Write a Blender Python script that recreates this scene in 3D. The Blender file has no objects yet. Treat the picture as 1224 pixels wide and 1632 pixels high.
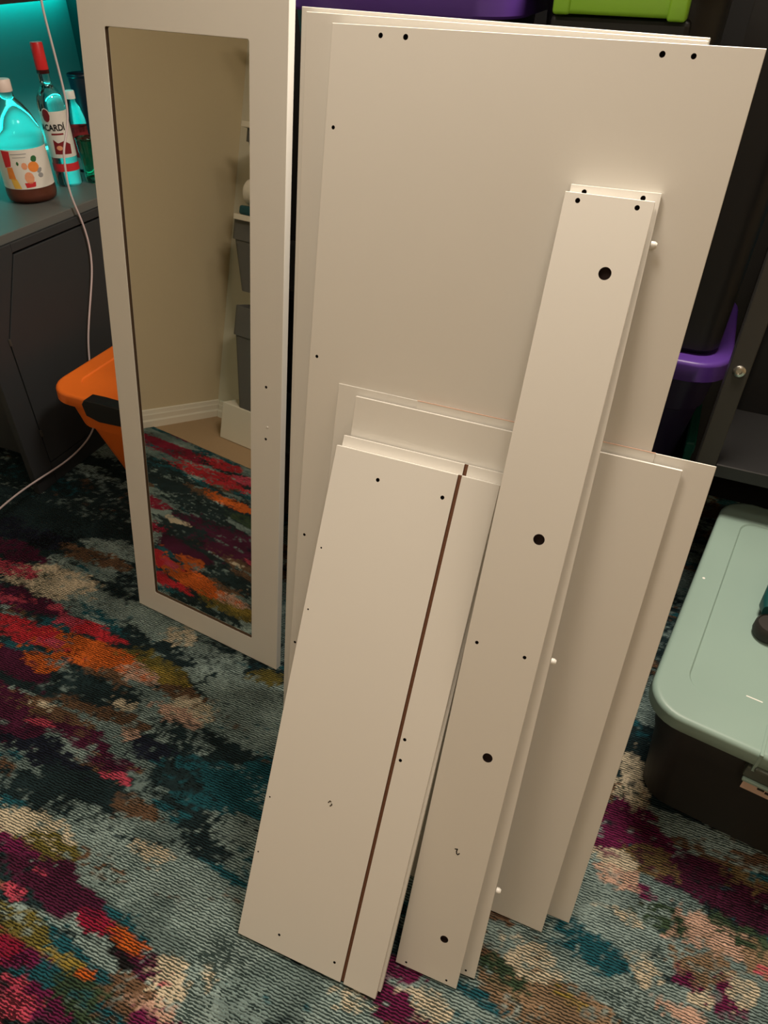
import bpy, bmesh, math, random
import numpy as np
from mathutils import Matrix, Vector

# ------------------------------------------------------------------ camera, world, lights, exposure
scene = bpy.context.scene
C = bpy.context.collection
cam_data = bpy.data.cameras.new('camera')
cam = bpy.data.objects.new('camera', cam_data); C.objects.link(cam)
cr = Vector((0.92074, 0.39000, 0.01190)); cu = Vector((-0.25503, 0.57844, 0.77484)); cw = Vector((-0.29530, 0.71646, -0.63205))
cam.matrix_world = Matrix(((cr.x, cu.x, -cw.x, 0.0), (cr.y, cu.y, -cw.y, 0.0), (cr.z, cu.z, -cw.z, 1.5), (0, 0, 0, 1)))
cam_data.sensor_fit = 'VERTICAL'; cam_data.sensor_height = 36.0
cam_data.lens = 1149.3 / 1632 * 36.0
cam_data.clip_start = 0.02
scene.camera = cam
world = bpy.data.worlds.new('world'); scene.world = world; world.use_nodes = True
world.node_tree.nodes['Background'].inputs[0].default_value = (0.02, 0.018, 0.015, 1)
world.node_tree.nodes['Background'].inputs[1].default_value = 0.2
def area_light(name, loc, rot, sx, sy, power, col, shape='RECTANGLE'):
    l = bpy.data.lights.new(name, 'AREA'); l.shape = shape; l.size = sx
    if shape == 'RECTANGLE': l.size_y = sy
    l.energy = power; l.color = col
    o = bpy.data.objects.new(name, l); C.objects.link(o); o.location = loc; o.rotation_euler = rot
    return o
WARM = (1.0, 0.87, 0.72)
area_light('ceiling_lamp_light', (0.0, 1.48, 2.42), (0, 0, 0), 0.5, 0.5, 48.0, WARM, 'DISK')
area_light('fill_light_centre', (-0.5, 0.65, 2.42), (0, 0, 0), 0.5, 0.5, 8.5, WARM, 'DISK')  # added fill light, no fixture known here
area_light('fill_light_rear', (0.6, -1.2, 2.42), (0, 0, 0), 0.6, 0.6, 11.0, WARM, 'DISK')  # added frontal fill for the board faces, no known lamp behind
TEAL = (0.0, 0.80, 0.70)
area_light('led_strip_light_upper', (-2.385, 2.1, 1.315), (0, math.radians(20), 0), 0.02, 1.0, 4.2, TEAL)
area_light('led_strip_light_lower', (-2.385, 2.1, 0.825), (0, math.radians(165), 0), 0.02, 1.0, 2.4, TEAL)
vs = scene.view_settings
vs.view_transform = 'Standard'; vs.look = 'None'; vs.gamma = 1.0; vs.use_curve_mapping = False
vs.exposure = 0.0
# ------------------------------------------------------------------ helpers
def lin(c):
    return tuple((v / 255 / 12.92) if v / 255 <= 0.04045 else ((v / 255 + 0.055) / 1.055) ** 2.4 for v in c)

def mat(name, rgb, rough=0.5, metal=0.0, noise=0.0, nscale=40.0, bump=0.0, bscale=300.0, spec=0.5, trans=0.0, emit=None, estr=0.0, ior=1.45, coat=0.0):
    m = bpy.data.materials.new(name); m.use_nodes = True
    nt = m.node_tree; b = nt.nodes['Principled BSDF']
    col = lin(rgb)
    b.inputs['Roughness'].default_value = rough; b.inputs['Metallic'].default_value = metal
    b.inputs['Specular IOR Level'].default_value = spec; b.inputs['Transmission Weight'].default_value = trans
    b.inputs['IOR'].default_value = ior; b.inputs['Coat Weight'].default_value = coat
    tc = nt.nodes.new('ShaderNodeTexCoord')
    n = nt.nodes.new('ShaderNodeTexNoise'); n.inputs['Scale'].default_value = nscale; n.inputs['Detail'].default_value = 4
    nt.links.new(tc.outputs['Object'], n.inputs['Vector'])
    mx = nt.nodes.new('ShaderNodeMix'); mx.data_type = 'RGBA'
    mx.inputs[6].default_value = (*[v * (1 - noise) for v in col], 1)
    mx.inputs[7].default_value = (*[min(1, v * (1 + noise)) for v in col], 1)
    nt.links.new(n.outputs['Fac'], mx.inputs[0]); nt.links.new(mx.outputs[2], b.inputs['Base Color'])
    if bump > 0:
        n2 = nt.nodes.new('ShaderNodeTexNoise'); n2.inputs['Scale'].default_value = bscale; n2.inputs['Detail'].default_value = 3
        nt.links.new(tc.outputs['Object'], n2.inputs['Vector'])
        bp = nt.nodes.new('ShaderNodeBump'); bp.inputs['Strength'].default_value = bump; bp.inputs['Distance'].default_value = 0.002
        nt.links.new(n2.outputs['Fac'], bp.inputs['Height']); nt.links.new(bp.outputs['Normal'], b.inputs['Normal'])
    if emit:
        b.inputs['Emission Color'].default_value = (*emit, 1); b.inputs['Emission Strength'].default_value = estr
    return m

def link_mesh(name, me, m=None, parent=None, mw=None):
    o = bpy.data.objects.new(name, me); C.objects.link(o)
    if m is not None:
        for x in (m if isinstance(m, (list, tuple)) else [m]): me.materials.append(x)
    if mw is not None: o.matrix_world = mw
    if parent is not None: o.parent = parent
    return o

def from_bm(name, bm, m=None, parent=None, mw=None, smooth=False, auto=None):
    bmesh.ops.recalc_face_normals(bm, faces=bm.faces)
    me = bpy.data.meshes.new(name); bm.to_mesh(me); bm.free()
    if smooth or auto:
        for p in me.polygons: p.use_smooth = True
        if auto: me.set_sharp_from_angle(angle=math.radians(auto))
    return link_mesh(name, me, m, parent, mw)

def tag(o, label=None, cat=None, group=None, kind=None):
    if label: o['label'] = label
    if cat: o['category'] = cat
    if group: o['group'] = group
    if kind: o['kind'] = kind
    return o

def empty(name, mw=None, label=None, cat=None, group=None):
    o = bpy.data.objects.new(name, None); C.objects.link(o); o.empty_display_size = 0.05
    if mw is not None: o.matrix_world = mw
    return tag(o, label, cat, group)

def add_box(bm, a, b, bevel=0.0, seg=2):
    r = bmesh.ops.create_cube(bm, size=1.0)
    vs_ = r['verts']
    for v in vs_:
        v.co = Vector([a[i] + (v.co[i] + 0.5) * (b[i] - a[i]) for i in range(3)])
    if bevel > 0:
        es = list({e for v in vs_ for e in v.link_edges})
        bmesh.ops.bevel(bm, geom=es, offset=bevel, segments=seg, profile=0.5, affect='EDGES')
    return bm

def box(name, a, b, m, parent=None, bevel=0.0, mw=None):
    bm = bmesh.new(); add_box(bm, a, b, bevel)
    return from_bm(name, bm, m, parent, mw)

def add_cyl(bm, c, r, h, axis='Z', seg=20, r2=None, M=None):
    R = {'Z': Matrix(), 'X': Matrix.Rotation(math.pi / 2, 4, 'Y'), 'Y': Matrix.Rotation(-math.pi / 2, 4, 'X')}[axis]
    bmesh.ops.create_cone(bm, cap_ends=True, segments=seg, radius1=r, radius2=r if r2 is None else r2, depth=h,
                          matrix=Matrix.Translation(c) @ R)
    return bm

def add_lathe(bm, prof, seg=32, cx=0.0, cy=0.0, cap_b=True, cap_t=True, squash=None):
    rings = []
    for (r, z) in prof:
        rings.append([bm.verts.new((cx + r * math.cos(2 * math.pi * i / seg), cy + r * math.sin(2 * math.pi * i / seg), z)) for i in range(seg)])
    for a, b in zip(rings, rings[1:]):
        for i in range(seg): bm.faces.new((a[i], a[(i + 1) % seg], b[(i + 1) % seg], b[i]))
    if cap_b: bm.faces.new(rings[0])
    if cap_t: bm.faces.new(rings[-1])
    return bm

def rr(hx, hy, r, cx=0.0, cy=0.0, seg=8):
    out = []
    for k, (sx, sy) in enumerate(((1, 1), (-1, 1), (-1, -1), (1, -1))):
        for i in range(seg + 1):
            a = math.pi / 2 * k + math.pi / 2 * i / seg
            out.append((cx + sx * (hx - r) + r * math.cos(a), cy + sy * (hy - r) + r * math.sin(a)))
    return out

def add_loft(bm, rings, cap_b=True, cap_t=True):
    """rings: list of (list of xy, z)."""
    vr = [[bm.verts.new((x, y, z)) for (x, y) in pts] for pts, z in rings]
    n = len(vr[0])
    for a, b in zip(vr, vr[1:]):
        for i in range(n): bm.faces.new((a[i], a[(i + 1) % n], b[(i + 1) % n], b[i]))
    if cap_b: bm.faces.new(vr[0])
    if cap_t: bm.faces.new(vr[-1])
    return bm

def tube(name, pts, r, m, parent=None, seg=10, res=6, cyclic=False):
    cu_ = bpy.data.curves.new(name, 'CURVE'); cu_.dimensions = '3D'; cu_.bevel_depth = r; cu_.bevel_resolution = 3; cu_.resolution_u = res; cu_.use_fill_caps = True
    sp = cu_.splines.new('NURBS'); sp.points.add(len(pts) - 1)
    for p, q in zip(sp.points, pts): p.co = (*q, 1)
    sp.use_endpoint_u = True; sp.order_u = 4
    tmp = bpy.data.objects.new(name, cu_); C.objects.link(tmp)
    me = bpy.data.meshes.new_from_object(tmp.evaluated_get(bpy.context.evaluated_depsgraph_get()))
    bpy.data.objects.remove(tmp)
    for p in me.polygons: p.use_smooth = True
    me.materials.clear()
    return link_mesh(name, me, m, parent)

def convex_strip(bm, poly, f, step):
    """fill a convex 2-D polygon with narrow columns, mapped through f(u, v)."""
    us = [p[0] for p in poly]; u0, u1 = min(us), max(us); n = max(2, int((u1 - u0) / step) + 1)
    prev = None
    for k in range(n + 1):
        u = u0 + (u1 - u0) * k / n; u = min(max(u, u0 + 1e-6), u1 - 1e-6); vals = []
        for a, b in zip(poly, poly[1:] + poly[:1]):
            if (a[0] - u) * (b[0] - u) <= 0 and abs(a[0] - b[0]) > 1e-9:
                vals.append(a[1] + (b[1] - a[1]) * (u - a[0]) / (b[0] - a[0]))
        lo, hi = min(vals), max(vals)
        cur = (bm.verts.new(f(u, lo)), bm.verts.new(f(u, hi)))
        if prev: bm.faces.new((prev[0], cur[0], cur[1], prev[1]))
        prev = cur

def ell(cx, cy, rx, ry, n=18, rot=0.0):
    out = []
    for i in range(n):
        a = 2 * math.pi * i / n; x = rx * math.cos(a); y = ry * math.sin(a)
        out.append((cx + x * math.cos(rot) - y * math.sin(rot), cy + x * math.sin(rot) + y * math.cos(rot)))
    return out

def text_mesh(body, size, bold=0.0):
    cu_ = bpy.data.curves.new('t', 'FONT'); cu_.body = body; cu_.size = size; cu_.align_x = 'LEFT'; cu_.offset = bold
    cu_.resolution_u = 3
    tmp = bpy.data.objects.new('t', cu_); C.objects.link(tmp)
    me = bpy.data.meshes.new_from_object(tmp.evaluated_get(bpy.context.evaluated_depsgraph_get()))
    bpy.data.objects.remove(tmp)
    return me

# ------------------------------------------------------------------ materials
M = {}
M['white_board'] = mat('white_laminate', (236, 233, 226), 0.42, noise=0.015, nscale=6, bump=0.03, bscale=900)
M['raw_board'] = mat('raw_chipboard', (128, 88, 64), 0.9, noise=0.25, nscale=300)
M['hole'] = mat('drilled_hole', (30, 20, 16), 0.9)
M['hole_brown'] = mat('hinge_cup_bore', (42, 27, 24), 0.9, noise=0.1, nscale=200)
M['tape'] = mat('pink_edge_tape', (240, 200, 180), 0.5)
M['mirror'] = mat('mirror_silver', (226, 224, 216), 0.012, metal=1.0)
M['backing'] = mat('door_backing', (120, 95, 70), 0.8, noise=0.1)
M['peg'] = mat('white_plastic_peg', (240, 238, 232), 0.35)
M['ink'] = mat('ink', (28, 22, 16), 0.7)
M['ink_faint'] = mat('faint_ink', (92, 84, 70), 0.7)
M['wall'] = mat('beige_wall_paint', (214, 200, 170), 0.85, noise=0.03, nscale=3, bump=0.12, bscale=120)
M['wall_white'] = mat('white_wall_paint', (226, 220, 204), 0.8, noise=0.02, nscale=3, bump=0.1, bscale=120)
M['ceiling'] = mat('white_ceiling_paint', (228, 222, 210), 0.9, noise=0.02, bump=0.1, bscale=90)
M['trim'] = mat('white_gloss_trim', (236, 230, 216), 0.35)
M['carpet'] = mat('beige_carpet', (176, 148, 116), 0.95, noise=0.16, nscale=220, bump=0.7, bscale=420)
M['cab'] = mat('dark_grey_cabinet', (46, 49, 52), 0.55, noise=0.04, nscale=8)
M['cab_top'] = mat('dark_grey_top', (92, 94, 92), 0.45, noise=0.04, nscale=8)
M['seam'] = mat('dark_seam', (14, 14, 15), 0.8)
M['rack'] = mat('charcoal_rack_steel', (62, 60, 56), 0.5, noise=0.04, nscale=20)
M['rack_shelf'] = mat('black_shelf_board', (40, 40, 41), 0.45, noise=0.05, nscale=30)
M['rack_added_backing'] = mat('black_added_backing', (12, 12, 13), 0.8)
M['steel'] = mat('bright_screw_steel', (210, 208, 200), 0.3, metal=1.0)
M['purple'] = mat('purple_plastic', (82, 50, 134), 0.38, noise=0.03)
M['purple_dark'] = mat('dark_purple_plastic', (34, 24, 58), 0.45, noise=0.03)
M['black_plastic'] = mat('black_plastic', (26, 26, 27), 0.42, noise=0.05, nscale=20)
M['lime'] = mat('lime_plastic', (122, 172, 36), 0.4, noise=0.03)
M['teal_plastic'] = mat('teal_plastic', (20, 96, 84), 0.45, noise=0.04)
M['teal_glow'] = mat('teal_glow_colour', (10, 66, 84), 0.4, noise=0.04)
M['orange'] = mat('orange_plastic', (250, 122, 38), 0.42, noise=0.03)
M['sage'] = mat('sage_green_plastic', (140, 164, 154), 0.42, noise=0.02, nscale=10, bump=0.03, bscale=500)
M['tote_dark'] = mat('charcoal_tote_plastic', (44, 43, 41), 0.6, noise=0.05, nscale=20, bump=0.05, bscale=500)
M['latch_grey'] = mat('grey_green_latch', (78, 84, 76), 0.45)
M['paper'] = mat('beige_paper', (206, 176, 158), 0.8, noise=0.03)
M['cord'] = mat('white_cord_rubber', (205, 190, 192), 0.5)
M['bin'] = mat('grey_fabric_bin', (104, 104, 102), 0.85, noise=0.08, nscale=150, bump=0.3, bscale=500)
M['towel'] = mat('white_towel', (236, 230, 218), 0.95, noise=0.04, nscale=120, bump=0.5, bscale=300)
M['teal_cloth'] = mat('teal_towel', (38, 84, 92), 0.95, noise=0.1, nscale=120, bump=0.4, bscale=300)
M['glass'] = mat('clear_glass', (236, 246, 244), 0.02, trans=1.0, ior=1.45)
M['pet'] = mat('clear_bottle_plastic', (226, 240, 238), 0.06, trans=1.0, ior=1.18)
M['green_glass'] = mat('green_glass', (120, 200, 170), 0.03, trans=1.0, ior=1.4)
M['juice'] = mat('peach_red_drink', (128, 66, 52), 0.25, noise=0.06)
M['label_white'] = mat('white_paper_label', (226, 222, 214), 0.6, noise=0.02)
M['label_red'] = mat('red_print', (206, 44, 52), 0.6)
M['label_dred'] = mat('dark_red_print', (128, 26, 34), 0.6)
M['label_orange'] = mat('orange_print', (236, 140, 62), 0.6, noise=0.1, nscale=80)
M['label_yellow'] = mat('yellow_print', (238, 190, 84), 0.6)
M['label_peach'] = mat('peach_print', (232, 160, 120), 0.6, noise=0.12, nscale=90)
M['label_green'] = mat('green_print', (46, 104, 60), 0.6)
M['label_grey'] = mat('grey_print', (150, 150, 150), 0.6)
M['label_black'] = mat('black_print', (18, 18, 20), 0.6)
M['cap_white'] = mat('white_cap', (232, 214, 206), 0.45)
M['cap_red'] = mat('red_metal_cap', (214, 40, 44), 0.35)
M['cap_band'] = mat('dark_cap_band', (60, 14, 16), 0.4)
M['navy_can'] = mat('dark_navy_tumbler', (14, 30, 44), 0.35)
M['led'] = mat('led_diffuser', (200, 240, 235), 0.4, emit=TEAL, estr=2.5)
M['hutch'] = mat('black_hutch_board', (20, 21, 22), 0.5)
M['drill_teal'] = mat('teal_tool_plastic', (18, 72, 72), 0.5)
M['drill_black'] = mat('black_tool_rubber', (40, 36, 33), 0.6)

# ------------------------------------------------------------------ the room
def struct(o): return tag(o, kind='structure')
RUGZ = -0.005
FLZ = -0.015
WLX, WBY = -2.43, -0.44
struct(box('floor', (-2.6, -2.7, FLZ - 0.1), (2.4, 2.85, FLZ), M['carpet']))
struct(box('ceiling', (-2.6, -2.7, 2.45), (2.4, 2.85, 2.55), M['ceiling']))
struct(box('wall_left', (WLX - 0.12, -0.56, FLZ), (WLX, 2.77, 2.45), M['wall']))
struct(box('wall_back', (-2.55, 2.65, FLZ), (2.4, 2.77, 2.45), M['wall']))
struct(box('wall_right', (2.2, -2.62, FLZ), (2.32, 2.65, 2.45), M['wall']))
struct(box('wall_front', (WLX, WBY - 0.12, FLZ), (-0.9, WBY, 2.45), M['wall_white']))
struct(box('wall_side', (-1.02, -2.5, FLZ), (-0.9, WBY - 0.12, 2.45), M['wall']))
struct(box('wall_rear', (-1.02, -2.62, FLZ), (2.2, -2.5, 2.45), M['wall']))

def baseboard(name, p, q, nrm):
    """moulded skirting from p to q, profile pushed out along nrm."""
    prof = [(0, 0), (0.016, 0), (0.016, 0.032), (0.011, 0.040), (0.011, 0.062), (0.008, 0.068), (0.006, 0.084), (0, 0.088)]
    bm = bmesh.new(); ends = []
    for e in (p, q):
        ends.append([bm.verts.new((e[0] + nrm[0] * d, e[1] + nrm[1] * d, FLZ + z)) for d, z in prof])
    n = len(prof)
    for i in range(n): bm.faces.new((ends[0][i], ends[0][(i + 1) % n], ends[1][(i + 1) % n], ends[1][i]))
    bm.faces.new(ends[0]); bm.faces.new(ends[1])
    return struct(from_bm(name, bm, M['trim']))
baseboard('baseboard_left', (WLX, WBY), (WLX, 2.64), (1, 0))
baseboard('baseboard_front', (WLX + 0.02, WBY), (-0.9, WBY), (0, 1))
baseboard('baseboard_back', (WLX + 0.02, 2.65), (2.2, 2.65), (0, -1))
# ------------------------------------------------------------------ the woven rug
rng = np.random.default_rng(7)
_tab = rng.random((256, 256))
def vnoise(x, y, ox=0, oy=0):
    xi = np.floor(x).astype(int); yi = np.floor(y).astype(int); fx = x - xi; fy = y - yi
    fx = fx * fx * (3 - 2 * fx); fy = fy * fy * (3 - 2 * fy)
    t = lambda a, b: _tab[(a + ox) % 256, (b + oy) % 256]
    return (t(xi, yi) * (1 - fx) + t(xi + 1, yi) * fx) * (1 - fy) + (t(xi, yi + 1) * (1 - fx) + t(xi + 1, yi + 1) * fx) * fy
def fbm(x, y, s, oct_=4, o=0):
    v = 0; a = 0.5
    for k in range(oct_):
        v = v + a * (vnoise(x * s, y * s * 1.5, o + 31 * k, o + 17 * k) - 0.5); s *= 2.1; a *= 0.55
    return v
PAL = dict(cr=(214, 200, 174), gb=(146, 166, 163), gd=(118, 138, 136), te=(36, 94, 106), dt=(34, 52, 56), nv=(30, 36, 52), pl=(82, 30, 58),
           mg=(112, 34, 76), pk=(204, 78, 100), rd=(208, 50, 62), mr=(148, 32, 60), pb=(206, 168, 148), br=(112, 86, 66), bs=(150, 124, 98),
           ol=(118, 108, 54), ob=(120, 100, 66), mu=(164, 142, 66), dg=(64, 84, 62), dk=(30, 28, 30))
PAL['or'] = (216, 104, 42)
BLOBS = [(-1.798,1.311,'dt',0.5,0.2),(-1.571,1.234,'dt',0.2,0.06),(-1.734,1.162,'nv',0.2,0.05),(-1.702,1.078,'pl',0.12,0.04),(-1.611,1.011,'pk',0.1,0.03),(-1.495,0.99,'cr',0.1,0.03),(-1.455,1.036,'cr',0.12,0.04),(-1.427,1.152,'br',0.12,0.03),(-1.412,1.206,'gb',0.14,0.04),(-1.254,1.068,'dt',0.08,0.05),(-1.279,1.016,'gb',0.1,0.03),(-1.482,0.927,'pl',0.14,0.035),(-1.531,0.919,'pk',0.05,0.02),(-1.407,0.933,'pk',0.06,0.015),(-1.419,0.839,'rd',0.2,0.035),(-1.302,0.915,'pk',0.07,0.015),(-1.224,0.912,'rd',0.1,0.02),(-1.316,0.835,'pk',0.04,0.02),(-1.225,0.84,'or',0.15,0.035),(-1.098,0.86,'or',0.1,0.03),(-1.285,0.768,'or',0.08,0.03),(-1.171,0.899,'rd',0.05,0.01),(-1.041,0.852,'pb',0.07,0.03),(-1.017,0.884,'ol',0.09,0.03),(-1.345,0.742,'pl',0.12,0.03),(-1.27,0.708,'dt',0.14,0.02),(-1.14,0.765,'dt',0.1,0.02),(-1.128,0.991,'gb',0.12,0.03),(-1.134,0.963,'dt',0.04,0.03),(-1.016,0.985,'cr',0.05,0.025),(-0.941,0.922,'dt',0.05,0.022),(-1.083,0.986,'gb',0.06,0.03),(-0.888,0.952,'gb',0.1,0.05),(-0.889,0.842,'br',0.06,0.02),(-0.955,0.867,'mu',0.06,0.015),(-0.833,0.815,'cr',0.07,0.03),(-0.865,0.782,'pb',0.06,0.02),(-0.715,0.857,'gb',0.1,0.08),(-0.721,0.958,'ol',0.03,0.02),(-1.249,0.645,'pl',0.14,0.025),(-1.066,0.637,'pl',0.09,0.02),(-1.179,0.655,'br',0.12,0.025),(-1.039,0.716,'br',0.1,0.02),(-0.996,0.745,'cr',0.025,0.015),(-1.153,0.628,'pk',0.03,0.012),(-1.078,0.74,'dt',0.12,0.025),(-0.931,0.686,'pb',0.025,0.012),(-0.862,0.679,'nv',0.06,0.025),(-0.791,0.728,'dt',0.09,0.04),(-0.687,0.755,'dt',0.05,0.02),(-0.64,0.654,'te',0.08,0.03),(-0.579,0.714,'te',0.05,0.04),(-0.735,0.647,'dt',0.06,0.03),(-0.881,0.59,'pk',0.03,0.01),(-0.928,0.615,'pl',0.06,0.02),(-0.802,0.544,'br',0.07,0.025),(-0.949,0.546,'dt',0.12,0.03),(-1.117,0.569,'nv',0.14,0.03),(-1.036,0.484,'dt',0.12,0.03),(-1.069,0.445,'te',0.05,0.02),(-1.03,0.423,'cr',0.07,0.03),(-0.948,0.428,'cr',0.07,0.03),(-0.917,0.404,'ol',0.06,0.025),(-0.869,0.492,'gb',0.1,0.02),(-0.815,0.448,'gb',0.12,0.025),(-0.651,0.549,'dt',0.04,0.04),(-0.601,0.533,'dt',0.04,0.018),(-0.695,0.479,'cr',0.05,0.02),(-0.574,0.574,'gb',0.06,0.05),(-0.978,0.371,'mg',0.06,0.02),(-0.877,0.352,'pl',0.1,0.025),(-0.865,0.353,'pk',0.025,0.01),(-0.801,0.338,'pl',0.08,0.03),(-0.919,0.311,'pk',0.02,0.012),(-0.724,0.321,'mr',0.06,0.02),(-0.671,0.319,'or',0.05,0.012),(-0.6,0.303,'pl',0.05,0.025),(-0.628,0.32,'or',0.02,0.012),(-0.63,0.296,'dk',0.05,0.015),(-0.703,0.407,'gb',0.12,0.03),(-0.606,0.462,'gb',0.1,0.04),(-0.627,0.387,'gd',0.08,0.025),(-0.531,0.416,'gb',0.08,0.05),(-0.526,0.346,'gd',0.06,0.02),(-0.473,0.392,'gb',0.08,0.06),(-0.872,0.263,'ol',0.06,0.025),(-0.852,0.23,'mr',0.05,0.02),(-0.811,0.224,'mg',0.05,0.02),(-0.751,0.216,'te',0.06,0.02),(-0.728,0.248,'mu',0.06,0.012),(-0.673,0.244,'or',0.02,0.01),(-0.778,0.161,'pk',0.04,0.03),(-0.732,0.181,'mg',0.05,0.025),(-0.666,0.219,'dg',0.06,0.03),(-0.588,0.242,'br',0.06,0.03),(-0.541,0.3,'cr',0.03,0.03),(-0.54,0.298,'pk',0.012,0.01),(-0.54,0.252,'pb',0.04,0.02),(-0.531,0.24,'mg',0.03,0.02),(-0.482,0.342,'gb',0.05,0.06),(-0.47,0.325,'cr',0.012,0.03),(-0.432,0.309,'gd',0.06,0.03),(-0.345,0.336,'gd',0.07,0.05),(-0.307,0.384,'gd',0.08,0.03),(-0.227,0.376,'gb',0.06,0.04),(-0.211,0.393,'cr',0.03,0.02),(-0.152,0.429,'mg',0.03,0.02),(-0.121,0.411,'mg',0.06,0.025),(-0.148,0.48,'mg',0.03,0.02),(-0.074,0.446,'cr',0.05,0.02),(-0.02,0.459,'gb',0.05,0.02),(0.0,0.488,'te',0.04,0.015),(0.036,0.547,'dg',0.03,0.02),(0.032,0.609,'gb',0.05,0.03),(0.073,0.591,'cr',0.05,0.03),(0.079,0.517,'bs',0.08,0.03),(0.14,0.553,'bs',0.08,0.03),(0.138,0.563,'mu',0.03,0.012),(0.141,0.603,'gb',0.05,0.02),(0.082,0.654,'gb',0.06,0.02),(0.145,0.669,'te',0.06,0.025),(0.19,0.653,'te',0.04,0.025),(0.148,0.752,'gb',0.05,0.03),(0.188,0.852,'cr',0.04,0.02),(0.173,0.866,'mg',0.04,0.02),(0.198,0.914,'mg',0.08,0.025),(0.268,0.872,'ob',0.05,0.025),(0.26,0.804,'mg',0.022,0.016),(0.213,0.814,'pb',0.05,0.02),(0.221,0.758,'gb',0.06,0.02),(0.292,0.763,'dg',0.04,0.02),(0.211,0.747,'cr',0.05,0.008),(0.247,0.701,'gb',0.06,0.04),(0.258,0.659,'cr',0.02,0.03),(0.391,0.876,'pl',0.12,0.035),(0.439,0.845,'pl',0.08,0.02),(0.461,0.907,'ob',0.06,0.02),(0.374,0.767,'pb',0.06,0.03),(0.429,0.791,'dg',0.05,0.02),(0.366,0.706,'bs',0.05,0.03),(0.335,0.675,'mg',0.02,0.02),(0.406,0.689,'mg',0.025,0.015),(0.423,0.659,'mg',0.03,0.015),(0.466,0.748,'pk',0.02,0.015),(0.359,0.653,'cr',0.03,0.02),(0.433,0.69,'cr',0.03,0.02),(0.306,0.635,'gb',0.05,0.03),(0.244,0.598,'gb',0.06,0.03),(0.452,0.766,'bs',0.06,0.03),(0.352,0.613,'pb',0.05,0.02),(0.193,1.047,'cr',0.03,0.06),(0.2,1.157,'dt',0.04,0.05),(0.191,0.965,'mg',0.04,0.03),(-2.12,0.136,'mr',0.2,0.05),(-1.81,0.201,'rd',0.18,0.05),(-1.865,0.077,'rd',0.1,0.04),(-1.555,0.342,'or',0.1,0.03),(-2.178,-0.025,'mg',0.15,0.03),(-2.256,0.128,'mr',0.1,0.03),(-1.888,0.397,'dt',0.15,0.05),(-1.678,0.421,'dt',0.2,0.05),(-1.37,0.554,'pl',0.15,0.05),(-1.444,0.658,'dt',0.12,0.04),(-1.533,0.608,'cr',0.05,0.015),(-1.708,0.575,'mr',0.06,0.03),(-1.327,0.734,'pl',0.12,0.04),(-1.229,0.603,'pl',0.1,0.04),(-1.166,0.666,'cr',0.03,0.01),(-1.875,0.376,'gb',0.06,0.015),(-1.542,0.711,'mr',0.05,0.03),(-1.393,0.406,'dg',0.08,0.03),(-1.639,0.117,'pk',0.08,0.03),(-1.473,0.324,'or',0.08,0.02)]
RX0, RX1, RY0, RY1, RS = -2.40, 1.40, 0.0, 2.28, 0.0058
nx = int((RX1 - RX0) / RS); ny = int((RY1 - RY0) / RS)
gx, gy = np.meshgrid(np.linspace(RX0, RX1, nx), np.linspace(RY0, RY1, ny))
def rug_colour(gx, gy):
    row = np.floor(gy / 0.0085).astype(int)
    cx = np.floor(gx / 0.011 + _tab[row % 256, 3] * 7).astype(int)
    cell = _tab[cx % 256, (row * 7) % 256] - 0.5
    # worn, dragged edges: the pattern is pulled along the rows of the weave
    wx = gx + 0.07 * fbm(gx, gy, 9, 5, 5) + 0.022 * cell; wy = gy + 0.030 * fbm(gx, gy, 13, 5, 90) + 0.006 * cell
    N = [fbm(gx, gy, 26, 4, o) for o in (11, 60, 120, 200)]
    best = np.full(gx.shape, -9.0); idx = np.zeros(gx.shape, int); sec = np.zeros(gx.shape, int); sb = np.full(gx.shape, -9.0)
    base = ['gb', 'dt', 'gd', 'gb', 'dt', 'gd', 'te', 'br']
    names = base + [b[2] for b in BLOBS]
    for k, nme in enumerate(base):
        s = 0.02 + 1.6 * fbm(gx * 0.7, gy * 1.5, 6, 4, 23 * k + 7)
        sw = s > best; sb = np.where(sw, best, np.maximum(sb, s)); sec = np.where(sw, idx, np.where(s >= sb, k, sec)); idx = np.where(sw, k, idx); best = np.where(sw, s, best)
    for k, (bx, by, c, rx, ry) in enumerate(BLOBS):
        d = np.sqrt(((wx - bx) / (rx * 1.15)) ** 2 + ((wy - by) / (ry * 1.15)) ** 2)
        s = 1.30 - d + 1.0 * N[k % 4] + 0.28 * cell + (0.12 if rx < 0.04 else 0.0) + 0.06 * _tab[k % 256, 9]
        k2 = k + len(base)
        sw = s > best; ns = (~sw) & (s > sb)
        sb = np.where(sw, best, np.where(ns, s, sb)); sec = np.where(sw, idx, np.where(ns, k2, sec))
        idx = np.where(sw, k2, idx); best = np.where(sw, s, best)
    cols = np.array([lin(PAL[n]) for n in names])
    c1 = cols[idx]; c2 = cols[sec]
    t = np.clip((fbm(gx * 0.8, gy, 60, 3, 44) + 0.45 * cell - 0.08) * 5.0, 0, 1)[..., None] * 0.8
    # yarn of the neighbouring colour shows through in flecks
    return c1 * (1 - t) + c2 * t
col = rug_colour(gx, gy)
val = (1.0 + 0.7 * fbm(gx, gy, 14, 4, 150))[..., None]
col = np.clip(col * val, 0, 1)
hz = RUGZ - 0.0012 + 0.0022 * (fbm(gx, gy, 60, 3, 33) + 0.25)
hz = np.minimum(hz, RUGZ)
verts = np.stack([gx, gy, hz], -1).reshape(-1, 3)
ii = (np.arange(ny - 1)[:, None] * nx + np.arange(nx - 1)[None]).reshape(-1)
quads = np.stack([ii, ii + 1, ii + nx + 1, ii + nx], -1)
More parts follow.
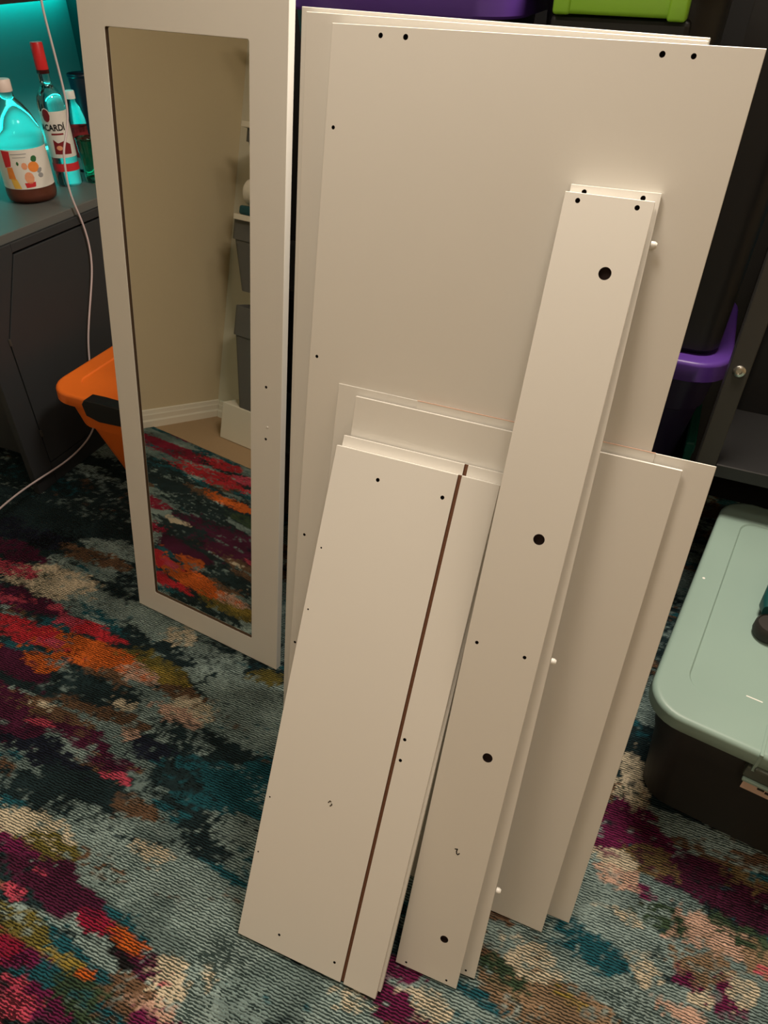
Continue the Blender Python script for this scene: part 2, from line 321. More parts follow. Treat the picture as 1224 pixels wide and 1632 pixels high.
# hem and underside
b0 = len(verts); rim = [(RX0 - 0.004, RY0 - 0.004), (RX1 + 0.004, RY0 - 0.004), (RX1 + 0.004, RY1 + 0.004), (RX0 - 0.004, RY1 + 0.004)]
hem = np.array([(x, y, FLZ + 0.0005) for x, y in rim])
edge = list(range(nx)) + [nx - 1 + nx * j for j in range(1, ny)] + [nx * (ny - 1) + i for i in range(nx - 2, -1, -1)] + [nx * j for j in range(ny - 2, 0, -1)]
ev = verts[edge].copy(); ev[:, 2] = FLZ + 0.0005
allv = np.concatenate([verts, ev]); ne = len(edge)
side = [(edge[k], b0 + k, b0 + (k + 1) % ne, edge[(k + 1) % ne]) for k in range(ne)]
faces = np.concatenate([quads, np.array(side)])
me = bpy.data.meshes.new('area_rug')
me.vertices.add(len(allv)); me.vertices.foreach_set('co', allv.astype(np.float32).ravel())
me.loops.add(len(faces) * 4); me.loops.foreach_set('vertex_index', faces.astype(np.int32).ravel())
me.polygons.add(len(faces)); me.polygons.foreach_set('loop_start', (np.arange(len(faces)) * 4).astype(np.int32))
me.update(calc_edges=True); me.validate()
at_ = me.color_attributes.new('yarn_dye', 'FLOAT_COLOR', 'POINT')
ca = np.ones((len(allv), 4), np.float32); ca[:b0, :3] = col.reshape(-1, 3); ca[b0:, :3] = (0.05, 0.04, 0.04)
at_.data.foreach_set('color', ca.ravel())
me.polygons.foreach_set('use_smooth', np.ones(len(faces), bool))
rm_ = bpy.data.materials.new('woven_rug'); rm_.use_nodes = True
nt = rm_.node_tree; L = nt.links; b = nt.nodes['Principled BSDF']; b.inputs['Roughness'].default_value = 0.95; b.inputs['Specular IOR Level'].default_value = 0.15
at2 = nt.nodes.new('ShaderNodeAttribute'); at2.attribute_name = 'yarn_dye'
tc = nt.nodes.new('ShaderNodeTexCoord')
def node(t, **kw):
    n = nt.nodes.new(t)
    for k, v in kw.items(): setattr(n, k, v)
    return n
jit = node('ShaderNodeTexNoise'); jit.inputs['Scale'].default_value = 110; jit.inputs['Detail'].default_value = 2
L.new(tc.outputs['Object'], jit.inputs['Vector'])
sub = node('ShaderNodeVectorMath', operation='SUBTRACT'); sub.inputs[1].default_value = (0.5, 0.5, 0.5); L.new(jit.outputs['Color'], sub.inputs[0])
scl = node('ShaderNodeVectorMath', operation='SCALE'); scl.inputs['Scale'].default_value = 0.0065; L.new(sub.outputs[0], scl.inputs[0])
add = node('ShaderNodeVectorMath', operation='ADD'); L.new(tc.outputs['Object'], add.inputs[0]); L.new(scl.outputs[0], add.inputs[1])
wv = node('ShaderNodeTexWave', wave_type='BANDS', bands_direction='Y', wave_profile='SIN'); wv.inputs['Scale'].default_value = 1 / 0.0054 / (20 / (2 * math.pi)); wv.inputs['Distortion'].default_value = 0.0
L.new(add.outputs[0], wv.inputs['Vector'])
pat = node('ShaderNodeTexNoise'); pat.inputs['Scale'].default_value = 9; pat.inputs['Detail'].default_value = 6; pat.inputs['Roughness'].default_value = 0.65; L.new(tc.outputs['Object'], pat.inputs['Vector'])
curl = node('ShaderNodeTexNoise'); curl.inputs['Scale'].default_value = 120; curl.inputs['Detail'].default_value = 2; L.new(tc.outputs['Object'], curl.inputs['Vector'])
def math_(op, a_, b_):
    n_ = node('ShaderNodeMath', operation=op)
    for i_, v_ in enumerate((a_, b_)):
        if isinstance(v_, (int, float)): n_.inputs[i_].default_value = v_
        else: L.new(v_, n_.inputs[i_])
    return n_.outputs[0]
# share of dark ground yarn between the ribs: varies over the rug and breaks up into curls
zone = node('ShaderNodeTexNoise'); zone.inputs['Scale'].default_value = 5.5; zone.inputs['Detail'].default_value = 4; L.new(tc.outputs['Object'], zone.inputs['Vector'])
zr = node('ShaderNodeMapRange'); zr.inputs[1].default_value = 0.48; zr.inputs[2].default_value = 0.62; zr.inputs[3].default_value = 0.0; zr.inputs[4].default_value = 1.0; L.new(zone.outputs['Fac'], zr.inputs[0])
h_ = math_('ADD', math_('MULTIPLY', wv.outputs['Fac'], math_('SUBTRACT', 0.78, math_('MULTIPLY', zr.outputs[0], 0.44))), math_('MULTIPLY', curl.outputs['Fac'], math_('ADD', 0.50, math_('MULTIPLY', zr.outputs[0], 0.48))))
thr = math_('MULTIPLY', math_('SUBTRACT', pat.outputs['Fac'], 0.5), 1.5)
h2 = math_('SUBTRACT', h_, thr)
mr2 = node('ShaderNodeMapRange', interpolation_type='SMOOTHSTEP'); mr2.inputs[1].default_value = 0.54; mr2.inputs[2].default_value = 0.68; mr2.inputs[3].default_value = 0.97; mr2.inputs[4].default_value = 0.0
L.new(h2, mr2.inputs[0])
dk = node('ShaderNodeMix', data_type='RGBA', blend_type='MULTIPLY'); dk.inputs[0].default_value = 1.0; dk.inputs[7].default_value = (0.11, 0.14, 0.14, 1)
L.new(at2.outputs['Color'], dk.inputs[6])
mx = node('ShaderNodeMix', data_type='RGBA'); L.new(mr2.outputs[0], mx.inputs[0]); L.new(at2.outputs['Color'], mx.inputs[6]); L.new(dk.outputs[2], mx.inputs[7])
fi = node('ShaderNodeTexNoise'); fi.inputs['Scale'].default_value = 260; fi.inputs['Detail'].default_value = 2; L.new(tc.outputs['Object'], fi.inputs['Vector'])
mr3 = node('ShaderNodeMapRange'); mr3.inputs[3].default_value = 0.65; mr3.inputs[4].default_value = 1.35; L.new(fi.outputs['Fac'], mr3.inputs[0])
vm = node('ShaderNodeVectorMath', operation='SCALE'); L.new(mx.outputs[2], vm.inputs[0]); L.new(mr3.outputs[0], vm.inputs['Scale'])
L.new(vm.outputs[0], b.inputs['Base Color'])
bp = node('ShaderNodeBump'); bp.inputs['Strength'].default_value = 0.7; bp.inputs['Distance'].default_value = 0.003
hm = node('ShaderNodeMath', operation='ADD'); L.new(wv.outputs['Fac'], hm.inputs[0]); L.new(fi.outputs['Fac'], hm.inputs[1])
L.new(hm.outputs[0], bp.inputs['Height']); L.new(bp.outputs['Normal'], b.inputs['Normal'])
rug = link_mesh('area_rug', me, rm_)
tag(rug, 'multicoloured distressed abstract rug with ribbed weave covering the floor', 'rug')

# ------------------------------------------------------------------ flat-pack boards
def frame(X, Y, Z, yaw, lean, roll=0.0):
    """board frame: x along the bottom edge, y up the face, z out of the face."""
    yw, ln = math.radians(yaw), math.radians(lean)
    e = Vector((math.cos(yw), math.sin(yw), 0)); n = Vector((-math.sin(yw), math.cos(yw), 0))
    u = n * math.sin(ln) + Vector((0, 0, math.cos(ln))); w = e.cross(u)
    m = Matrix(((e.x, u.x, w.x, X), (e.y, u.y, w.y, Y), (e.z, u.z, w.z, Z), (0, 0, 0, 1)))
    return m @ Matrix.Rotation(math.radians(roll), 4, 'Z')

def foot(th, lean):
    l = math.radians(lean)
    return (RUGZ + 0.0003 + th * math.sin(l)) / math.cos(l)

def board_mesh(name, W, v0, L_, th, holes=(), groove=None, bevel=0.0006):
    bm = bmesh.new(); add_box(bm, (0, v0, -th), (W, L_, 0), bevel, 1)
    bmesh.ops.recalc_face_normals(bm, faces=bm.faces)
    me = bpy.data.meshes.new(name); bm.to_mesh(me); bm.free()
    for m in (M['white_board'], M['hole'], M['hole_brown'], M['raw_board']): me.materials.append(m)
    if holes or groove:
        cb = bmesh.new()
        def mark(old, mi):
            for f in cb.faces:
                if f not in old: f.material_index = mi
        for (u, v, r, d) in holes:
            k0 = set(cb.faces); add_cyl(cb, (u, v, 0.5 * (0.004 - d)), r, d + 0.004, 'Z', 24 if r > 0.006 else 14); mark(k0, 2 if r > 0.006 else 1)
        if groove:
            k0 = set(cb.faces); add_box(cb, (groove[0], v0 - 0.02, -groove[2]), (groove[1], L_ + 0.02, 0.01)); mark(k0, 3)
        bmesh.ops.recalc_face_normals(cb, faces=cb.faces)
        cm = bpy.data.meshes.new('cut'); cb.to_mesh(cm); cb.free()
        for m in (M['white_board'], M['hole'], M['hole_brown'], M['raw_board']): cm.materials.append(m)
        co = bpy.data.objects.new('cut', cm); C.objects.link(co)
        bo = bpy.data.objects.new('tmp', me); C.objects.link(bo)
        md = bo.modifiers.new('b', 'BOOLEAN'); md.operation = 'DIFFERENCE'; md.object = co; md.solver = 'EXACT'
        md.material_mode = 'INDEX'
        dg = bpy.context.evaluated_depsgraph_get()
        new = bpy.data.meshes.new_from_object(bo.evaluated_get(dg))
        bpy.data.objects.remove(bo); bpy.data.objects.remove(co)
        if len(new.polygons) > 8: me = new
        me.name = name
    return me

def board(name, label, X, Y, yaw, lean, W, L_, th, holes=(), groove=None, roll=0.0, cat='panel', group=None, drop=0.0):
    mw = frame(X, Y, 0.0, yaw, lean, roll)
    o = link_mesh(name, board_mesh(name, W, foot(th, lean) + drop, L_, th, holes, groove), None, None, mw)
    return tag(o, label, cat, group)

def part_of(parent, name, bm, m, auto=None):
    return from_bm(name, bm, m, parent, None, auto=auto)

SM, TI = 0.0034, 0.0022
# the wide plain boards at the back of the stack
LW = 10.0
def back_board(label, X, Y, Z, lean, roll, W, L_, th, name='wardrobe_side_panel'):
    """placed by its top left corner."""
    ln = math.radians(lean)
    f = frame(X, Y, Z, 0.3, lean, roll)
    # length down to the rug along the board
    down = (Z - RUGZ - th * math.sin(ln) - 0.0005) / math.cos(ln) - abs(math.sin(math.radians(roll))) * W
    bm = bmesh.new(); add_box(bm, (0, -down / math.cos(math.radians(roll)), -th), (W, 0, 0), 0.0006, 1)
    return tag(from_bm(name, bm, M['white_board'], None, f), label, 'panel')
back_board('wide plain white panel farthest back, its left edge nearest the mirror door', -0.626, 1.165, 1.4027, 9.4, -1.0, 0.584, 1.4, 0.014)
back_board('wide plain white panel sandwiched between the rearmost panel and the drilled one', -0.6084, 1.145, 1.3985, 10.4, -0.75, 0.566, 1.4, 0.012)
board('drilled_side_panel', 'wide white panel with pairs of drilled holes along its top edge', -0.5477, 0.7405, 0.606, 15.1035, 0.5774, 1.4391, 0.013,
      [(0.0765, 1.4275, SM, .009), (0.1142, 1.4275, SM + .0004, .009), (0.4595, 1.4265, SM + .0004, .009), (0.4971, 1.4265, SM, .009), (0.0135, 1.3071, TI + .0006, .009),
       (0.0137, 0.9597, TI + .0006, .009), (0.0143, 0.6167, TI + .0006, .009), (0.0105, 0.3662, TI + .0006, .009)])
pb_ = board('thin_back_panel', 'widest low thin panel with its top right corner nearest the green lid', -0.4893, 0.6821, 0.2613, 18.4512, 0.6102, 0.9395, 0.0016)
p4b = frame(-0.4893, 0.6821, 0, 0.2613, 18.4512)
bm = bmesh.new(); add_box(bm, (0.1439, foot(0.0016, 18.45) + 0.0022, 0.0003), (0.5240, 0.9400, 0.0019), 0.0004, 1)
o = from_bm('thin_back_panel', bm, M['white_board'], None, p4b); tag(o, 'narrower thin panel tucked between two low panels, showing a thin pinkish top edge', 'panel')
bm = bmesh.new(); add_box(bm, (0.1439, 0.9392, 0.0003), (0.5240, 0.9404, 0.0021)); part_of(o, 'edge_tape', bm, M['tape'])
board('low_back_panel', 'low plain white panel directly behind the grooved boards, wider than them', -0.4531, 0.6467, -0.0391, 19.8763, 0.5287, 0.9382, 0.006)
# the two grooved drawer-front boards
P1 = dict(X=-0.4593, Y=0.4124, yaw=0.4598, lean=31.3349)
g1 = (0.2158, 0.2222, 0.006)
fr1 = frame(P1['X'], P1['Y'], 0, P1['yaw'], P1['lean'])
th = 0.0115
off2 = fr1 @ Vector((0.0047, 0, -0.0120))
o = link_mesh('grooved_board', board_mesh('grooved_board', 0.2852, foot(th, P1['lean']) + 0.0120 * math.tan(math.radians(P1['lean'])), 0.9731, th, (), (0.2150, 0.2214, 0.006)), None, None,
              Matrix.Translation(off2 - fr1.translation) @ fr1)
tag(o, 'grooved white board behind the foremost one, only its top edge showing', 'panel', 'grooved boards')
o = board('grooved_board', 'foremost grooved white board at the left, with a dark slot down its face', **P1, W=0.2852, L_=0.9549, th=th,
          holes=[(0.0847, 0.9144, SM, .009), (0.1988, 0.9129, SM, .009), (0.01, 0.7754, .0016, .009), (0.0088, 0.662, .0016, .009), (0.0086, 0.295, .0016, .009), (0.0076, 0.1808, .0016, .009),
                 (0.0823, 0.0374, TI + .0004, .009), (0.1972, 0.0349, TI + .0004, .009), (0.2296, 0.4933, TI + .0008, .009), (0.2304, 0.4546, TI + .0008, .009)], groove=g1, group='grooved boards')
def scribble(parent, u, v, pts, m, r):
    bm = bmesh.new()
    for (x0, y0), (x1, y1) in zip(pts, pts[1:]):
        d = Vector((x1 - x0, y1 - y0)); n_ = Vector((-d.y, d.x)).normalized() * r; d = d.normalized() * r * 0.6
        q = [(x0 - d.x + n_.x, y0 - d.y + n_.y), (x0 - d.x - n_.x, y0 - d.y - n_.y), (x1 + d.x - n_.x, y1 + d.y - n_.y), (x1 + d.x + n_.x, y1 + d.y + n_.y)]
        old = set(bm.verts); add_box(bm, (0, 0, 0), (1, 1, 1)); vs_ = [v_ for v_ in bm.verts if v_ not in old]
        for vv in vs_:
            k = [(0, 0), (0, 1), (1, 1), (1, 0)].index((round(vv.co.x), round(vv.co.y)))
            vv.co = Vector((u + q[k][0], v + q[k][1], 0.00005 + 0.00015 * vv.co.z))
    return part_of(parent, 'ink_mark', bm, m)
scribble(o, 0.1243, 0.3283, [(-.0035, .001), (-.001, .005), (.001, .004)], M['ink_faint'], .0011)
scribble(o, 0.1243, 0.3283, [(.001, -.004), (.0035, -.001), (.003, .001)], M['ink_faint'], .0012)
# the two tall narrow boards
fr6 = frame(-0.1386, 0.5115, 0, 3.2007, 24.1191)
o6 = board('narrow_rail_board', 'tall narrow white board behind its twin, with white pegs along both edges', -0.1386, 0.5115, 3.2007, 24.1191, 0.1193, 1.3464, 0.0092,
           [(0.0195, 1.3379, SM, .007), (0.0969, 1.338, SM, .007), (0.1008, 0.0105, TI, .007)], group='tall narrow boards')
def peg(v, side):
    bm = bmesh.new(); W = 0.1193; s = 1 if side else -1; u = W if side else 0.0
    add_cyl(bm, (u + s * 0.0035, v, -0.0046), 0.0052, 0.0050, 'X', 16)
    add_cyl(bm, (u + s * 0.0075, v, -0.0046), 0.0052, 0.0030, 'X', 16, 0.0034)
    for vv in bm.verts:
        if s < 0 and vv.co.x < u - 0.0085: vv.co.y = v + (vv.co.y - v) * 0.65; vv.co.z = -0.0046 + (vv.co.z + 0.0046) * 0.65
    return part_of(o6, 'cam_peg', bm, M['peg'], 40)
for v, s in ((1.2823, 1), (0.6529, 1), (0.1994, 1), (1.1694, 0), (0.6612, 0)): peg(v, s)
o5 = board('narrow_rail_board', 'front tall narrow white board with large dark round holes down its face', -0.1636, 0.4875, 0.9832, 24.5917, 0.1182, 1.3445, 0.0085,
           [(0.019, 1.3345, SM, .007), (0.0973, 1.3345, SM, .007), (0.0767, 1.2479, .0086, .007), (0.0743, 0.8607, .0086, .007), (0.0173, 0.6688, SM - .0004, .007), (0.0953, 0.6681, SM - .0004, .007),
            (0.0761, 0.4753, .0084, .007), (0.0769, 0.0931, .0074, .007), (0.0195, 0.0085, TI, .007), (0.0978, 0.0083, TI, .007)], group='tall narrow boards')
scribble(o5, 0.0628, 0.2786, [(-.0040, .0048), (0, .0062), (-.0006, .0012), (.0006, -.0034), (.0026, -.0044), (.0050, -.0010)], M['ink'], .0010)

# ------------------------------------------------------------------ the mirror door
fm = frame(-1.1772, 1.0468, 0, -6.397, 9.3082)
md_ = empty('mirror_door', fm, 'tall white framed mirror door leaning at the left, reflecting rug and wall', 'mirror')
W, L_, th = 0.4757, 1.433, 0.018
gu0, gu1, gv0, gv1 = 0.066, 0.396, 0.066, 1.367
v0 = foot(th, 9.3082)
bm = bmesh.new()
outer = [(0, v0), (W, v0), (W, L_), (0, L_)]
inner = rr((gu1 - gu0) / 2, (gv1 - gv0) / 2, 0.004, (gu0 + gu1) / 2, (gv0 + gv1) / 2, 4)
def ring(z0):
    return [bm.verts.new((x, y, z0)) for x, y in outer], [bm.verts.new((x, y, z0)) for x, y in inner]
of, inf = ring(0.0); ob, inb = ring(-th)
n = len(inner)
def bridge(o_, i_):
    q = n // 4
    # inner corners start at the +x +y corner and turn counter-clockwise
    oc = [o_[2], o_[3], o_[0], o_[1]]
    for k in range(4):
        seg = [i_[(k * q + j) % n] for j in range(q + 1)]
        for a, b_ in zip(seg[:-2], seg[1:-1]): bm.faces.new((oc[k], a, b_))
        bm.faces.new((oc[k], seg[-2], seg[-1], oc[(k + 1) % 4]))
bridge(of, inf); bridge(ob, inb)
for i in range(4): bm.faces.new((of[i], of[(i + 1) % 4], ob[(i + 1) % 4], ob[i]))
for i in range(n): bm.faces.new((inf[i], inf[(i + 1) % n], inb[(i + 1) % n], inb[i]))
bmesh.ops.recalc_face_normals(bm, faces=bm.faces)
ef = [e for e in bm.edges if len(e.link_faces) == 2 and e.calc_face_angle(0) > 1.2]
bmesh.ops.bevel(bm, geom=ef, offset=0.0009, segments=2, profile=0.5, affect='EDGES')
for f_ in bm.faces:
    c_ = f_.calc_center_median()
    if gu0 - 0.0002 <= c_.x <= gu1 + 0.0002 and gv0 - 0.0002 <= c_.y <= gv1 + 0.0002 and abs(f_.normal.z) < 0.3: f_.material_index = 1
M['raw_shaded_edge'] = mat('raw_shaded_frame_edge', (84, 66, 50), 0.9, noise=0.1, nscale=200)  # raw brown edge, with the shadow line of the recess put into the colour
part_of(md_, 'door_frame', bm, [M['white_board'], M['raw_shaded_edge']])
gl = bmesh.new(); add_box(gl, (gu0 - 0.0, gv0, -0.0085), (gu1, gv1, -0.005)); part_of(md_, 'mirror_glass', gl, M['mirror'])
bk = bmesh.new(); add_box(bk, (gu0, gv0, -th), (gu1, gv1, -0.0087)); part_of(md_, 'back_board', bk, M['backing'])
for v in (0.7656, 0.6471):
    hb = bmesh.new(); add_lathe(hb, [(0.0030, -0.0005), (0.0030, 0.0003)], 14, 0.4365, v, True, True); part_of(md_, 'hole_shade_disc', hb, M['hole'])  # flat dark disc stands for the shade inside a drilled hole
hb = bmesh.new(); add_lathe(hb, [(0.0025, 0.0), (0.0025, 0.001), (0.001, 0.0016)], 12, 0.4405, 0.676); part_of(md_, 'plug', hb, M['peg'])
# ------------------------------------------------------------------ storage totes
def tote(name, label, loc, rz, wx, dy, h, lid_m, body_m, lid_h=0.045, taper=0.045, rad=0.06, overhang=0.022, inset=0.05, inset_f=0.07, group=None, flat_lid=False):
    """origin at the centre of the base; lid top at height h."""
    mw = Matrix.Translation(loc) @ Matrix.Rotation(math.radians(rz), 4, 'Z')
    t = empty(name, mw, label, 'tote', group)
    hx, hy = wx / 2, dy / 2; bx, by = hx - overhang, hy - overhang
    zl = h - lid_h
    bm = bmesh.new()
    add_loft(bm, [(rr(bx - taper - 0.012, by - taper - 0.012, rad * .7), 0.0), (rr(bx - taper, by - taper, rad * .85), 0.014),
                  (rr(bx - taper * .35, by - taper * .35, rad * .9), zl * 0.72), (rr(bx - taper * .2, by - taper * .2, rad * .9), zl * 0.74), (rr(bx, by, rad * .9), zl + 0.012)])
    part_of(t, 'body', bm, body_m, 35)
    bm = bmesh.new()
    R = [(rr(bx - 0.002, by - 0.002, rad * .9), zl + 0.004), (rr(hx - 0.003, hy - 0.003, rad), zl), (rr(hx, hy, rad), zl + 0.004), (rr(hx - 0.0008, hy - 0.0008, rad), h - 0.010), (rr(hx - 0.001, hy - 0.001, rad), h - 0.007), (rr(hx - 0.004, hy - 0.004, rad * .97), h - 0.002),
         (rr(hx - 0.009, hy - 0.009, rad * .94), h), (rr(hx - 0.013, hy - 0.013, rad * .92), h), (rr(hx - inset + 0.005, hy - inset_f + 0.005, rad * .58), h), (rr(hx - inset, hy - inset_f, rad * .55), h), (rr(hx - inset - 0.003, hy - inset_f - 0.003, rad * .52), h - 0.004), (rr(hx - inset - 0.007, hy - inset_f - 0.007, rad * .48), h - 0.0042)]
    add_loft(bm, R)
    lid = part_of(t, 'lid', bm, lid_m, 40)
    return t, lid

# sage tote at the right
th_ = math.radians(-8.5); er = Vector((math.cos(th_), math.sin(th_), 0)); eb = Vector((-math.sin(th_), math.cos(th_), 0))
SW, SD, SH = 0.51, 0.77, 0.355
c0 = Vector((0.1425, 0.971, 0)); ctr = c0 + er * SW / 2 + eb * SD / 2
ts, lid = tote('storage_tote', 'charcoal storage tote with pale sage green lid standing on the rug at right', (ctr.x, ctr.y, RUGZ), -8.5, SW, SD, SH, M['sage'], M['tote_dark'],
               lid_h=0.036, taper=0.03, rad=0.075, inset=0.058, inset_f=0.085)
hx, hy = SW / 2, SD / 2
u0 = -hx + 0.215
bm = bmesh.new(); add_box(bm, (u0, -hy - 0.006, SH - 0.046), (u0 + 0.16, -hy + 0.03, SH - 0.034), 0.003); add_box(bm, (u0 - 0.012, -hy + 0.002, SH - 0.078), (u0 + 0.16, -hy + 0.03, SH - 0.045), 0.004)
lt = part_of(ts, 'latch', bm, M['latch_grey'])
bm = bmesh.new(); add_box(bm, (u0 - 0.010, -hy - 0.004, SH - 0.084), (u0 + 0.16, -hy + 0.004, SH - 0.077), 0.002); part_of(lt, 'latch_lip', bm, M['sage'])
bm = bmesh.new(); add_box(bm, (u0 - 0.004, -hy - 0.001, SH - 0.050), (u0 + 0.002, -hy + 0.075, SH + 0.0012), 0.001); part_of(lid, 'lid_rib', bm, M['sage'])
bm = bmesh.new()
for (u, v, w_) in ((0.0, 0.0, 0.09),):
    add_box(bm, (u0 - 0.004, -hy + 0.008, SH - 0.118), (u0 + 0.09, -hy + 0.0095, SH - 0.086))
lb = part_of(ts, 'paper_label', bm, M['paper'])
bm = bmesh.new()
for (a, b_, zz) in ((0.022, 0.034, -.100), (0.036, 0.052, -.103), (0.054, 0.074, -.104)):
    add_box(bm, (u0 + a, -hy + 0.0072, SH + zz - 0.003), (u0 + b_, -hy + 0.0085, SH + zz + 0.003))
part_of(lb, 'blurred_print', bm, M['ink'])
bm = bmesh.new(); add_cyl(bm, (-hx + 0.021, -hy + 0.415, SH), 0.0032, 0.0006, 'Z', 12); part_of(lid, 'white_fleck', bm, M['peg'])  # small white disc on the lid
bm = bmesh.new(); add_box(bm, (-hx + 0.166, -hy + 0.126, SH - 0.0045), (-hx + 0.196, -hy + 0.1285, SH - 0.0038)); part_of(lid, 'scratch', bm, M['peg'])

# hand tool lying on the sage lid
dz = RUGZ + SH - 0.0040
mw = Matrix.Translation((0.360, 1.255, dz)) @ Matrix.Rotation(math.radians(-8.5), 4, 'Z')
dr = empty('handheld_tool', mw, 'teal and black handheld tool lying on the sage green lid at the right edge', 'tool')
bm = bmesh.new(); add_lathe(bm, [(0.020, 0.0), (0.029, 0.004), (0.032, 0.012), (0.031, 0.030), (0.027, 0.036), (0.026, 0.033), (0.0, 0.0335)], 28, 0, 0, True, False); part_of(dr, 'end_knob', bm, M['drill_black'], 40)
bm = bmesh.new(); add_loft(bm, [([(x, z) for x, z in rr(0.020, 0.016, 0.012, -0.004, 0.034)], -0.02), ([(x, z) for x, z in rr(0.030, 0.028, 0.02, -0.002, 0.036)], -0.045),
                               ([(x, z) for x, z in rr(0.034, 0.031, 0.02, 0.008, 0.038)], -0.12), ([(x, z) for x, z in rr(0.026, 0.024, 0.018, 0.018, 0.038)], -0.2)])
for v in bm.verts: v.co = Vector((v.co.x, -v.co.z + 0.012, v.co.y))
part_of(dr, 'tool_body', bm, M['drill_teal'], 40)
bm = bmesh.new(); add_loft(bm, [(rr(0.03, 0.02, 0.014, 0.075, 0.10), 0.012), (rr(0.03, 0.021, 0.014, 0.075, 0.10), 0.055)]); 
for v in bm.verts: v.co = Vector((v.co.x, v.co.y, v.co.z))
part_of(dr, 'grip', bm, M['drill_black'], 40)

# orange tote at the left, behind the mirror door
OW, OD, OH = 0.645, 0.50, 0.405
to, lo = tote('storage_tote', 'orange storage tote with black latch between the mirror door and the cabinet', (-1.69 + OW / 2, 1.375 + OD / 2, RUGZ), 0, OW, OD, OH, M['orange'], M['orange'],
              lid_h=0.04, taper=0.09, rad=0.085, inset=0.065, inset_f=0.065)
bm = bmesh.new()
lx = -OW / 2 + 0.155
pts = [(lx, OH - 0.012), (lx + 0.012, OH + 0.004), (lx + 0.06, OH + 0.006), (lx + 0.16, OH + 0.004), (lx + 0.175, OH - 0.012), (lx + 0.17, OH - 0.055), (lx + 0.05, OH - 0.062), (lx + 0.006, OH - 0.05)]
fa = [bm.verts.new((x, -OD / 2 - 0.012, z)) for x, z in pts]; fb = [bm.verts.new((x, -OD / 2 + 0.03 if z > OH - 0.02 else -OD / 2 + 0.02, z)) for x, z in pts]
bm.faces.new(fa); bm.faces.new(fb)
for i in range(len(pts)): bm.faces.new((fa[i], fa[(i + 1) % len(pts)], fb[(i + 1) % len(pts)], fb[i]))
bmesh.ops.recalc_face_normals(bm, faces=bm.faces); bmesh.ops.bevel(bm, geom=list(bm.edges), offset=0.002, segments=2, profile=.5, affect='EDGES')
part_of(to, 'latch', bm, M['black_plastic'])

# ------------------------------------------------------------------ storage rack with totes behind the boards
def rack(name, label, y0, y1, posts, shelves, back, top, dep):
    rk = empty(name, Matrix.Translation((0, y0, RUGZ)), label, 'rack'); out = []
    def rb_(nm, a, b_, m):
        bm = bmesh.new(); add_box(bm, (a[0], a[1] - y0, a[2] - RUGZ), (b_[0], b_[1] - y0, b_[2] - RUGZ), 0.002, 1)
        return part_of(rk, nm, bm, m)
    for (x0, x1) in posts:
        out.append(rb_('post', (x0, y0, RUGZ), (x1, y0 + dep, top), M['rack'])); rb_('post', (x0, y1 - dep, RUGZ), (x1, y1, top), M['rack'])
    for (x0, x1, z, t, in_) in shelves: rb_('shelf', (x0, y0 + in_, z - t), (x1, y1 - dep - 0.001, z), M['rack_shelf'])
    rb_('added_backing', (posts[0][0], y1, 0.02), (posts[-1][1], y1 + 0.01, back), M['rack_added_backing'])  # added black sheet, keeps the gaps past the boards dark
    return rk, out
# near rack: the boards lean against what it carries
rack('storage_rack', 'near black storage rack right behind the leaning boards, carrying the upper totes', 1.258, 1.604, [(-1.02, -0.987), (-0.035, -0.002)],
     [(-1.02, -0.002, 0.895, 0.022, 0.036), (-1.02, -0.002, 0.46, 0.022, 0.036)], 1.45, 1.245, 0.035)
ZT = 0.8955
tote('storage_tote', 'black tote with purple lid on the near rack, showing above the boards', (-0.541, 1.275 + 0.155, ZT), 0, 0.43, 0.31, 0.555, M['purple'], M['black_plastic'], lid_h=0.062, taper=0.05, rad=0.07)
tl, ll = tote('storage_tote', 'black tote with lime green latch handle at the top of the photo', (-0.168, 1.30 + 0.14, ZT), 0, 0.31, 0.28, 0.58, M['black_plastic'], M['black_plastic'], lid_h=0.05, taper=0.022, rad=0.06)
hz0 = 1.4015 - ZT; dx = -0.100 + 0.168; yf = -0.165
bm = bmesh.new()
add_box(bm, (dx - 0.168, yf, hz0), (dx + 0.012, yf + 0.04, hz0 + 0.075), 0.006, 3)
add_box(bm, (dx - 0.172, yf - 0.003, hz0 - 0.001), (dx - 0.146, yf + 0.035, hz0 + 0.07), 0.005, 3); add_box(bm, (dx - 0.010, yf - 0.003, hz0 - 0.003), (dx + 0.016, yf + 0.035, hz0 + 0.07), 0.004, 3)
part_of(tl, 'latch_handle', bm, M['lime'], 40)
bm = bmesh.new(); add_box(bm, (dx - 0.176, yf + 0.013, hz0 - 0.038), (dx + 0.022, yf + 0.06, hz0 - 0.003), 0.006, 2); part_of(tl, 'latch_base', bm, M['black_plastic'])
# far rack: grey post with a screw, shelf over the sage tote
rk2, ps = rack('storage_rack', 'dark grey metal rack with a bright screw on its post, behind the sage tote', 1.62, 2.20, [(-0.62, -0.576), (0.1496, 0.1936), (1.20, 1.244)],
     [(-0.62, 0.1494, 0.31, 0.03, 0.046), (0.1938, 1.244, 0.502, 0.036, 0.002)], 1.6, 1.62, 0.045)
post = ps[1]
bm = bmesh.new(); add_lathe(bm, [(0.0135, 0.0), (0.0135, 0.002), (0.011, 0.0045), (0.0064, 0.005), (0.0062, 0.0015), (0.0, 0.0015)], 24, 0, 0, True, False)
bmesh.ops.rotate(bm, verts=bm.verts, cent=(0, 0, 0), matrix=Matrix.Rotation(math.radians(90), 3, 'X'))
bmesh.ops.translate(bm, verts=bm.verts, vec=(0.172, -0.0002, 0.7467 - RUGZ)); part_of(post, 'screw', bm, M['steel'], 40)
